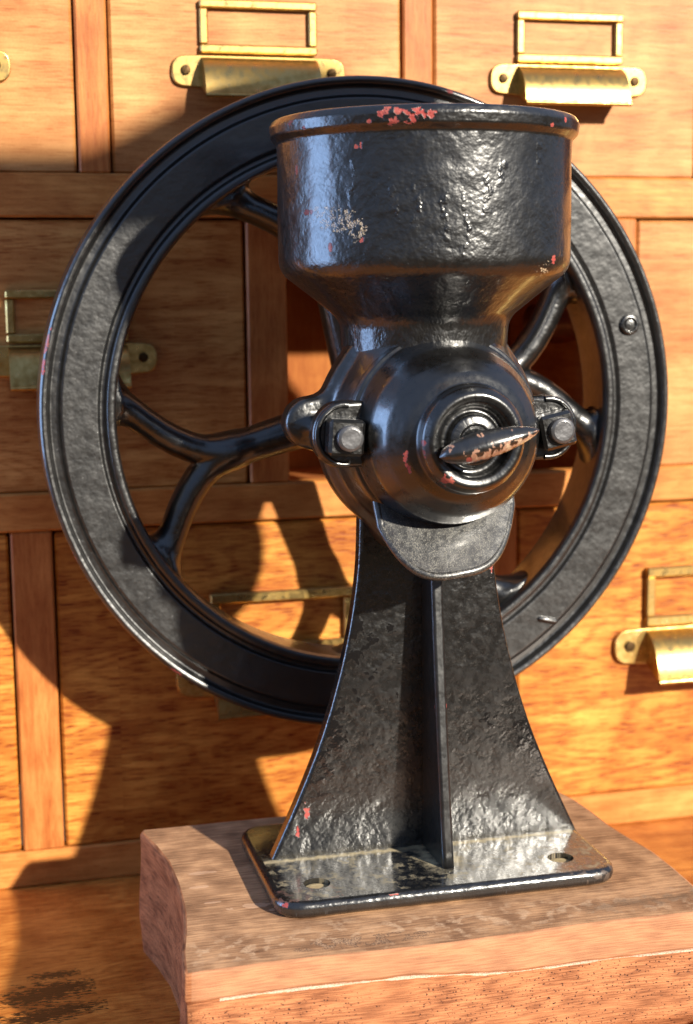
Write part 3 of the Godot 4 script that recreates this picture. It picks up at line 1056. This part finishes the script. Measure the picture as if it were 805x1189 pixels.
func cover(t: Node3D) -> void:
	var c := Vector3(0, AXIS_Y, 0)
	var prof := rounded([Vector3(0.10, 0.09, 0), Vector3(0.163, 0.096, 0.004), Vector3(0.166, 0.106, 0.006), Vector3(0.162, 0.116, 0.005), Vector3(0.155, 0.119, 0.005), Vector3(0.150, 0.140, 0.03), Vector3(0.143, 0.170, 0.06), Vector3(0.126, 0.203, 0.06), Vector3(0.102, 0.229, 0.04), Vector3(0.086, 0.238, 0.008), Vector3(0.0835, 0.258, 0.014), Vector3(0.072, 0.273, 0.012), Vector3(0.058, 0.268, 0.010), Vector3(0.053, 0.250, 0.008), Vector3(0.043, 0.249, 0.005), Vector3(0.040, 0.262, 0.008), Vector3(0.026, 0.266, 0.006), Vector3(0.023, 0.262, 0.003), Vector3(0.0, 0.262, 0)], false, 6)
	var arc := [0.0]
	for k in range(1, prof.size()): arc.append(arc[k - 1] + (prof[k] - prof[k - 1]).length())
	var lv: float = arc[arc.size() - 1]
	var lu := TAU * 0.12
	var at_r := func(r: float) -> float:
		for k in prof.size():
			if prof[k].y > 0.12 and prof[k].x <= r: return arc[k]
		return 0.0
	# red primer showing on the dome beside the ring and on the ring
	var chips := []
	for k in 9: chips.append([lu * (0.675 + 0.006 * k), at_r.call(0.112 - 0.0012 * k), 0.0045, 0.004, 0])
	chips.append_array([[lu * 0.605, at_r.call(0.081), 0.016, 0.010, 0], [lu * 0.745, at_r.call(0.0825), 0.012, 0.004, 0], [lu * 0.715, at_r.call(0.083), 0.010, 0.003, 0], [lu * 0.62, at_r.call(0.063), 0.008, 0.005, 1]])
	var maps := paint(1024, 512, lu, lv, 601, 9.0, 0.32, chips, null, 0.8)
	var b := MB.new()
	b.lathe(prof, 96, "z", c, -1.0)
	put("cover", fix_z(b).mesh(), iron_mat(maps, 0.03), t)
	for s in [-1.0, 1.0]:
		var ear := MB.new()
		var out := PackedVector2Array()
		for k in 25:
			var a := -PI * 0.5 + PI * k / 24.0
			out.append(Vector2(s * (0.176 + 0.050 * cos(a)), AXIS_Y + 0.003 + 0.054 * sin(a)))
		out.append(Vector2(s * 0.12, AXIS_Y + 0.056))
		out.append(Vector2(s * 0.12, AXIS_Y - 0.050))
		ear.slab(out, 0.095, 0.132, 0.010, func(p: Vector3) -> Vector3: return p, func(p: Vector2) -> Vector2: return p)
		var e := put("ear", ear.mesh(), M.iron, t)
		# raised edge round the ear
		var bead := MB.new()
		var pts := []
		var rad := []
		for k in 25:
			var a := -PI * 0.55 + PI * 1.1 * k / 24.0
			pts.append(Vector3(s * (0.174 + 0.044 * cos(a)), AXIS_Y + 0.003 + 0.048 * sin(a), 0.131)); rad.append(0.0055)
		bead.tube(pts, rad, 8)
		put("raised_edge", bead.mesh(), M.iron, e)
		var nut := MB.new()
		nut.box(Vector3.ZERO, Vector3(0.058, 0.058, 0.036), 0.005)
		var nm := put("nut", nut.mesh(), M.iron, t, Vector3(s * 0.178, AXIS_Y + 0.001, 0.149))
		nm.rotation = Vector3(0, 0, deg_to_rad(-4.0 if s < 0 else 12.0))
		var bolt := MB.new()
		bolt.lathe(rounded([Vector3(0.0215, 0.0, 0), Vector3(0.0215, 0.010, 0.004), Vector3(0.016, 0.0125, 0.002), Vector3(0.010, 0.0125, 0), Vector3(0.0, 0.0125, 0)], false, 4), 20, "z", Vector3.ZERO, 1.0)
		put("bolt_end", fix_z(bolt).mesh(), M.worn, nm, Vector3(0.003, 0.0, 0.0175))
	# thumb screw: a pointed blade across the boss
	var blade := MB.new()
	var rows := []
	var uvs := []
	var dir := Vector3(cos(0.24), sin(0.24), 0.10).normalized()
	var upv := Vector3(-sin(0.24), cos(0.24), 0.0)
	var outv := dir.cross(upv)
	for k in 21:
		var f := -1.0 + 2.0 * k / 20.0
		var w := 0.0215 * pow(maxf(1.0 - f * f, 0.0), 0.62) * (1.0 - 0.25 * f) + 0.0006
		var row := []
		var ur := []
		for s in 17:
			var a := TAU * s / 16.0
			var ca := cos(a)
			var sa := sin(a)
			var sq := pow(absf(ca), 1.25) * signf(ca)
			var sr := pow(absf(sa), 1.25) * signf(sa)
			row.append(Vector3(0.010, AXIS_Y - 0.001, 0.300) + dir * 0.080 * f + upv * w * sq + outv * w * 1.15 * sr)
			ur.append(Vector2(s / 16.0, k / 20.0))
		rows.append(row); uvs.append(ur)
	blade.sheet(rows, uvs, true, false)
	put("thumb_screw", fix(blade).mesh(), M.blade, t)
	var neck := MB.new()
	neck.lathe(rounded([Vector3(0.021, 0.25, 0), Vector3(0.019, 0.285, 0.01), Vector3(0.010, 0.30, 0)], false, 4), 20, "z", c + Vector3(0.0, 0.0, 0), -1.0)
	put("screw_neck", fix_z(neck).mesh(), M.iron, t)
	spout(t)

func fix_z(b: MB) -> MB:
	# lathes about z: outward means away from the axis at the widest ring
	var best := 0
	for k in b.v.size():
		var p := b.v[k]
		var q := b.v[best]
		if Vector2(p.x, p.y).length_squared() > Vector2(q.x, q.y).length_squared(): best = k
	return fix(b)

func spout(t: Node3D) -> void:
	var b := MB.new()
	var front := []
	var back := []
	var uvs := []
	for r in 17:
		var f := r / 16.0
		var ra := []
		var rb := []
		var ur := []
		for k in 33:
			var s := -1.0 + k / 16.0
			var yb := 0.547 + 0.085 * pow(absf(s), 3.4) + 0.012 * s
			var ytop := 0.690
			var y := lerpf(ytop, yb, f)
			var x := 0.117 * s * (1.0 - 0.03 * f)
			var z := 0.085 + 0.075 * (ytop - y) / 0.14 + 0.018 * (1.0 - s * s) * f
			ra.append(Vector3(x, y, z + 0.014)); rb.append(Vector3(x, y - 0.003, z))
			ur.append(Vector2(x + 0.3, y))
		front.append(ra); back.append(rb); uvs.append(ur)
	b.sheet(front, uvs, false, true)
	b.sheet(back, uvs, false, false)
	# rounded rim joining the two faces
	var pts := []
	var rad := []
	for r in range(2, 17): pts.append((front[r][0] + back[r][0]) / 2)
	for k in range(1, 33): pts.append((front[16][k] + back[16][k]) / 2)
	for r in range(15, 1, -1): pts.append((front[r][32] + back[r][32]) / 2)
	for p in pts: rad.append(0.0078)
	b.tube(pts, rad, 10)
	put("spout", b.mesh(), M.dusty, t)

func stand(t: Node3D) -> void:
	# upright web
	var left := [[-0.118, 0.70], [-0.119, 0.632], [-0.122, 0.543], [-0.131, 0.468], [-0.145, 0.394], [-0.164, 0.319], [-0.193, 0.229], [-0.233, 0.132], [-0.287, 0.016]]
	var cur := Curve2D.new()
	for p in left: cur.add_point(Vector2(p[0], p[1]))
	for k in left.size():
		var a: Vector2 = cur.get_point_position(maxi(k - 1, 0))
		var c: Vector2 = cur.get_point_position(mini(k + 1, left.size() - 1))
		cur.set_point_in(k, (a - c) / 6.0); cur.set_point_out(k, (c - a) / 6.0)
	var side := []
	for k in 41: side.append(cur.sample_baked(cur.get_baked_length() * k / 40.0, true))
	var out := PackedVector2Array()
	for p in side: out.append(p)
	for k in 41: out.append(Vector2(-side[40 - k].x, side[40 - k].y))
	var half := func(y: float) -> float:
		for k in 40:
			if side[k + 1].y <= y: return -lerpf(side[k].x, side[k + 1].x, (side[k].y - y) / maxf(side[k].y - side[k + 1].y, 1e-5))
		return 0.287
	# web wear: matte grey paint with glossy black patches by the edges, dust at the foot
	var wear := func(u: float, v: float, q: Array) -> Array:
		var x := u - 0.32
		var y := 0.72 - v
		var hw: float = half.call(y)
		var e := hw - absf(x)          # distance to the edge
		var gl := clampf((0.038 - e) * 26.0 + (q[2] - 0.5) * 4.0 + (q[0] - 0.5) * 6.0 - 0.5, 0.0, 1.0)
		if x > 0.0: gl *= float(y < 0.26 and y > 0.10)
		if y > 0.56 or y < 0.10: gl = 0.0
		if gl > 0.45: return [1.0, 13.0, 13.0, 15.0, 40.0]
		var dust := clampf((0.030 - y) * 45.0 + (q[3] - 0.55) * 3.0 + (q[2] - 0.5), 0.0, 1.0)
		if dust > 0.3: return [dust * 0.75, 176.0, 162.0, 128.0, 210.0]
		if q[3] > 0.80 and q[2] > 0.5: return [0.5, 170.0, 160.0, 140.0, 200.0]
		return [0.0]
	var maps := paint(1024, 1152, 0.64, 0.72, 401, 11.0, 0.18, [[0.435, 0.19, 0.003, 0.02, 0], [0.448, 0.13, 0.002, 0.03, 0], [0.10, 0.61, 0.004, 0.012, 0], [0.085, 0.645, 0.003, 0.008, 0]], wear, 1.3)
	var b := MB.new()
	b.slab(out, -0.016, 0.016, 0.007, func(p: Vector3) -> Vector3: return p, func(p: Vector2) -> Vector2: return Vector2((p.x + 0.32) / 0.64, (0.72 - p.y) / 0.72))
	put("web", b.mesh(), iron_mat(maps, 0.045), t)
	var rm := iron_mat(paint(512, 512, 0.714, 0.714, 421, 9.0, 0.4, [[0.068, 0.548, 0.010, 0.022, 0], [0.066, 0.525, 0.006, 0.012, 0], [0.09, 0.30, 0.004, 0.006, 0]], null, 0.9), 0.03)
	# rib, standing forward and back from the web
	for s in [1.0, -1.0]:
		var ro := PackedVector2Array()
		for k in 21:
			var y := 0.026 + (0.66 - 0.026) * k / 20.0
			var z := 0.062 + 0.074 * pow(1.0 - k / 20.0, 1.35) 
			ro.append(Vector2(s * z, y))
		ro.append(Vector2(s * 0.012, 0.66))
		ro.append(Vector2(s * 0.012, 0.026))
		var r := MB.new()
		r.slab(ro, -0.0105, 0.0105, 0.007, func(p: Vector3) -> Vector3: return Vector3(p.z, p.y, p.x), func(p: Vector2) -> Vector2: return Vector2(p.x, p.y) / 0.714)
		put("rib", r.mesh(), rm, t)
	# base plate with two screw holes
	var pl := []
	for p in [[-0.312, -0.165], [0.283, -0.165], [0.283, 0.212], [-0.312, 0.212]]:
		pl.append(Vector3(p[0], p[1], 0.055))
	var dusty := func(u: float, v: float, q: Array) -> Array:
		var x := u - 0.34
		var z := v - 0.24
		var d := 0.0
		d = clampf(1.0 - absf(z - 0.026) / 0.018 + (q[2] - 0.5) * 0.9 + (q[3] - 0.5) * 1.4, 0.0, 1.0)                                   # along the foot of the web
		d = maxf(d, clampf(1.0 - absf(absf(x) - 0.022) / 0.024 + (q[2] - 0.5) * 0.9 + (q[3] - 0.5) * 1.6, 0.0, 1.0) * clampf((0.17 - z) * 14.0, 0.0, 1.0) * float(z > 0.0))      # along the rib
		d = maxf(d, 0.75 * float(q[3] > 0.64 - 0.25 * clampf((q[0] - 0.5) * 4.0, -0.5, 1.0) and q[2] > 0.46 and z > -0.02))
		if z > 0.196 or absf(x + 0.014) > 0.284: d = 0.0
		if d > 0.25: return [minf(1.0, d * 1.1), 168.0, 152.0, 116.0, 225.0]
		if x > 0.19 and q[2] > 0.52 and q[0] > 0.42: return [0.55, 92.0, 66.0, 44.0, 190.0]
		if z > 0.15 and z < 0.2 and absf(x) > 0.2 and q[2] > 0.60 and q[3] > 0.5: return [0.8, 150.0, 92.0, 78.0, 200.0]
		return [0.0]
	var pm := paint(1024, 720, 0.68, 0.48, 431, 18.0, 0.25, [[0.04, 0.44, 0.008, 0.006, 0], [0.22, 0.45, 0.008, 0.002, 0]], dusty, 1.0)
	var pb := MB.new()
	pb.slab(PackedVector2Array(rounded(pl, true, 6)), 0.0, 0.028, 0.012, func(p: Vector3) -> Vector3: return Vector3(p.x, p.z, p.y), func(p: Vector2) -> Vector2: return Vector2((p.x + 0.34) / 0.68, (p.y + 0.24) / 0.48), [[Vector2(-0.230, 0.135), 0.0225], [Vector2(0.200, 0.140), 0.0225]])
	put("base_plate", pb.mesh(), iron_mat(pm, 0.05), t)
	for h in [Vector3(-0.230, 0.0, 0.135), Vector3(0.200, 0.0, 0.140)]:
		var f := MB.new()
		f.lathe(rounded([Vector3(0.0222, 0.0, 0), Vector3(0.0222, 0.0190, 0.003), Vector3(0.012, 0.0212, 0.003), Vector3(0.0, 0.0212, 0)], false, 4), 24, "y", Vector3.ZERO, 1.0)
		put("hole_filling", fix(f).mesh(), M.filler, t, h)

func flywheel(t: Node3D) -> void:
	var w := Node3D.new()
	w.name = "flywheel"
	w.position = Vector3(0, AXIS_Y, -0.345) * S
	t.add_child(w)
	var ri := 0.487
	var ro := 0.628
	var prof := rounded([Vector3(ri, -0.06, 0), Vector3(ri, -0.118, 0.010), Vector3(ro - 0.004, -0.118, 0.012), Vector3(ro, -0.10, 0.01), Vector3(ro, -0.004, 0.006), Vector3(ro - 0.006, 0.003, 0.006), Vector3(ro - 0.014, 0.0, 0.005), Vector3(ro - 0.019, -0.013, 0.006), Vector3(ro - 0.034, -0.012, 0.007), Vector3(ro - 0.040, -0.002, 0.006), Vector3(ri + 0.034, -0.004, 0.006), Vector3(ri + 0.030, -0.012, 0.006), Vector3(ri + 0.022, -0.010, 0.005), Vector3(ri + 0.018, 0.004, 0.008), Vector3(ri + 0.004, 0.004, 0.008), Vector3(ri, -0.010, 0.008), Vector3(ri, -0.06, 0)], false, 5)
	var arc := [0.0]
	for k in range(1, prof.size()): arc.append(arc[k - 1] + (prof[k] - prof[k - 1]).length())
	var lv: float = arc[arc.size() - 1]
	var lu := TAU * 0.56
	var chips := []
	var rng := RandomNumberGenerator.new()
	rng.seed = 9
	var v_edge := 0.0
	for k in prof.size():
		if prof[k].x > ro - 0.007 and prof[k].y > -0.003 and v_edge == 0.0: v_edge = arc[k]
	for k in 34:
		chips.append([rng.randf() * lu, v_edge - 0.012 + rng.randf_range(-0.010, 0.016), rng.randf_range(0.004, 0.018), rng.randf_range(0.002, 0.005), 0])
	for k in 6: chips.append([lu * (0.055 + 0.003 * k), v_edge - 0.006, 0.012, 0.004, 0])
	var maps := paint(2048, 300, lu, lv, 501, 9.0, 0.6, chips, null, 1.35)
	var b := MB.new()
	b.lathe(prof, 192, "z", Vector3.ZERO, 1.0)
	# the rim is a closed ring: outward is away from the middle of its section
	var s := 0.0
	for k in b.v.size():
		var p := b.v[k]
		var m := Vector3(p.x, p.y, 0).normalized() * 0.557 + Vector3(0, 0, -0.06)
		s += b.n[k].dot(p - m)
	if s < 0.0:
		b = MB.new()
		b.lathe(prof, 192, "z", Vector3.ZERO, -1.0)
	put("rim", b.mesh(), iron_mat(maps, 0.035), w)
	# four forked spokes
	var arm := []
	for k in 9:
		var f := k / 8.0
		# a smooth bend from the fork out to the rim
		arm.append(Vector2(0.275, 0.0).lerp(Vector2(0.375, 0.012), f).lerp(Vector2(0.375, 0.012).lerp(Vector2(0.466, 0.182), f), f))
	var sd := func(p: Vector3) -> float:
		var q := Vector3(p.x, absf(p.y), p.z * 0.82)
		var d := capsule(q, Vector3(0.04, 0, 0), Vector3(0.285, 0, 0), 0.042, 0.032)
		var a := 1e9
		for k in 8:
			a = minf(a, capsule(q, Vector3(arm[k].x, arm[k].y, 0), Vector3(arm[k + 1].x, arm[k + 1].y, 0), lerpf(0.031, 0.026, k / 8.0), lerpf(0.031, 0.026, (k + 1) / 8.0)))
		d = smin(d, a, 0.03)
		var rho := Vector2(p.x, p.y).length()
		var ring := maxf(0.494 - rho, absf(p.z) - 0.026)
		d = smin(d, ring, 0.05)
		# crotch of the fork
		return maxf(d, rho - 0.505)
	var sp := MB.new()
	sp.nets(sd, Vector3(0.03, -0.27, -0.055), Vector3(0.52, 0.27, 0.055), 0.0075)
	var sm := sp.mesh()
	for k in 4:
		var o := put("spoke", sm, M.iron, w, Vector3(0, 0, -0.062))
		o.rotation.z = deg_to_rad([11.5, 104.0, 195.5, 288.5][k])
	var hub := MB.new()
	hub.lathe(rounded([Vector3(0.0, -0.135, 0), Vector3(0.06, -0.135, 0.012), Vector3(0.078, -0.11, 0.01), Vector3(0.082, -0.02, 0.015), Vector3(0.055, 0.02, 0.015), Vector3(0.050, 0.16, 0)], false, 5), 40, "z", Vector3.ZERO, 1.0)
	put("hub", fix(hub).mesh(), M.iron, w)
	# the bolt of the lost handle and a casting nib on the rim's face
	var hb := MB.new()
	hb.lathe(rounded([Vector3(0.021, -0.004, 0), Vector3(0.020, 0.003, 0.003), Vector3(0.014, 0.005, 0.002), Vector3(0.012, -0.001, 0.001), Vector3(0.010, 0.003, 0.002), Vector3(0.0, 0.004, 0)], false, 4), 22, "z", Vector3.ZERO, 1.0)
	put("handle_bolt", fix(hb).mesh(), M.iron, w, Vector3(0.538, 0.157, 0.0))
	var grip := MB.new()
	grip.lathe(rounded([Vector3(0.0, -0.50, 0), Vector3(0.034, -0.50, 0.012), Vector3(0.052, -0.46, 0.03), Vector3(0.050, -0.36, 0.06), Vector3(0.036, -0.24, 0.05), Vector3(0.034, -0.135, 0.01), Vector3(0.026, -0.119, 0)], false, 6), 32, "z", Vector3.ZERO, 1.0)
	put("wooden_handle", fix(grip).mesh(), M.handle, w, Vector3(0.538, 0.157, 0.0))
	var nib := MB.new()
	nib.tube([Vector3(0.348, -0.432, -0.004), Vector3(0.352, -0.4325, -0.001), Vector3(0.385, -0.440, -0.001), Vector3(0.392, -0.4415, -0.004)], [0.002, 0.006, 0.006, 0.002], 10)
	put("casting_nib", nib.mesh(), M.iron, w)
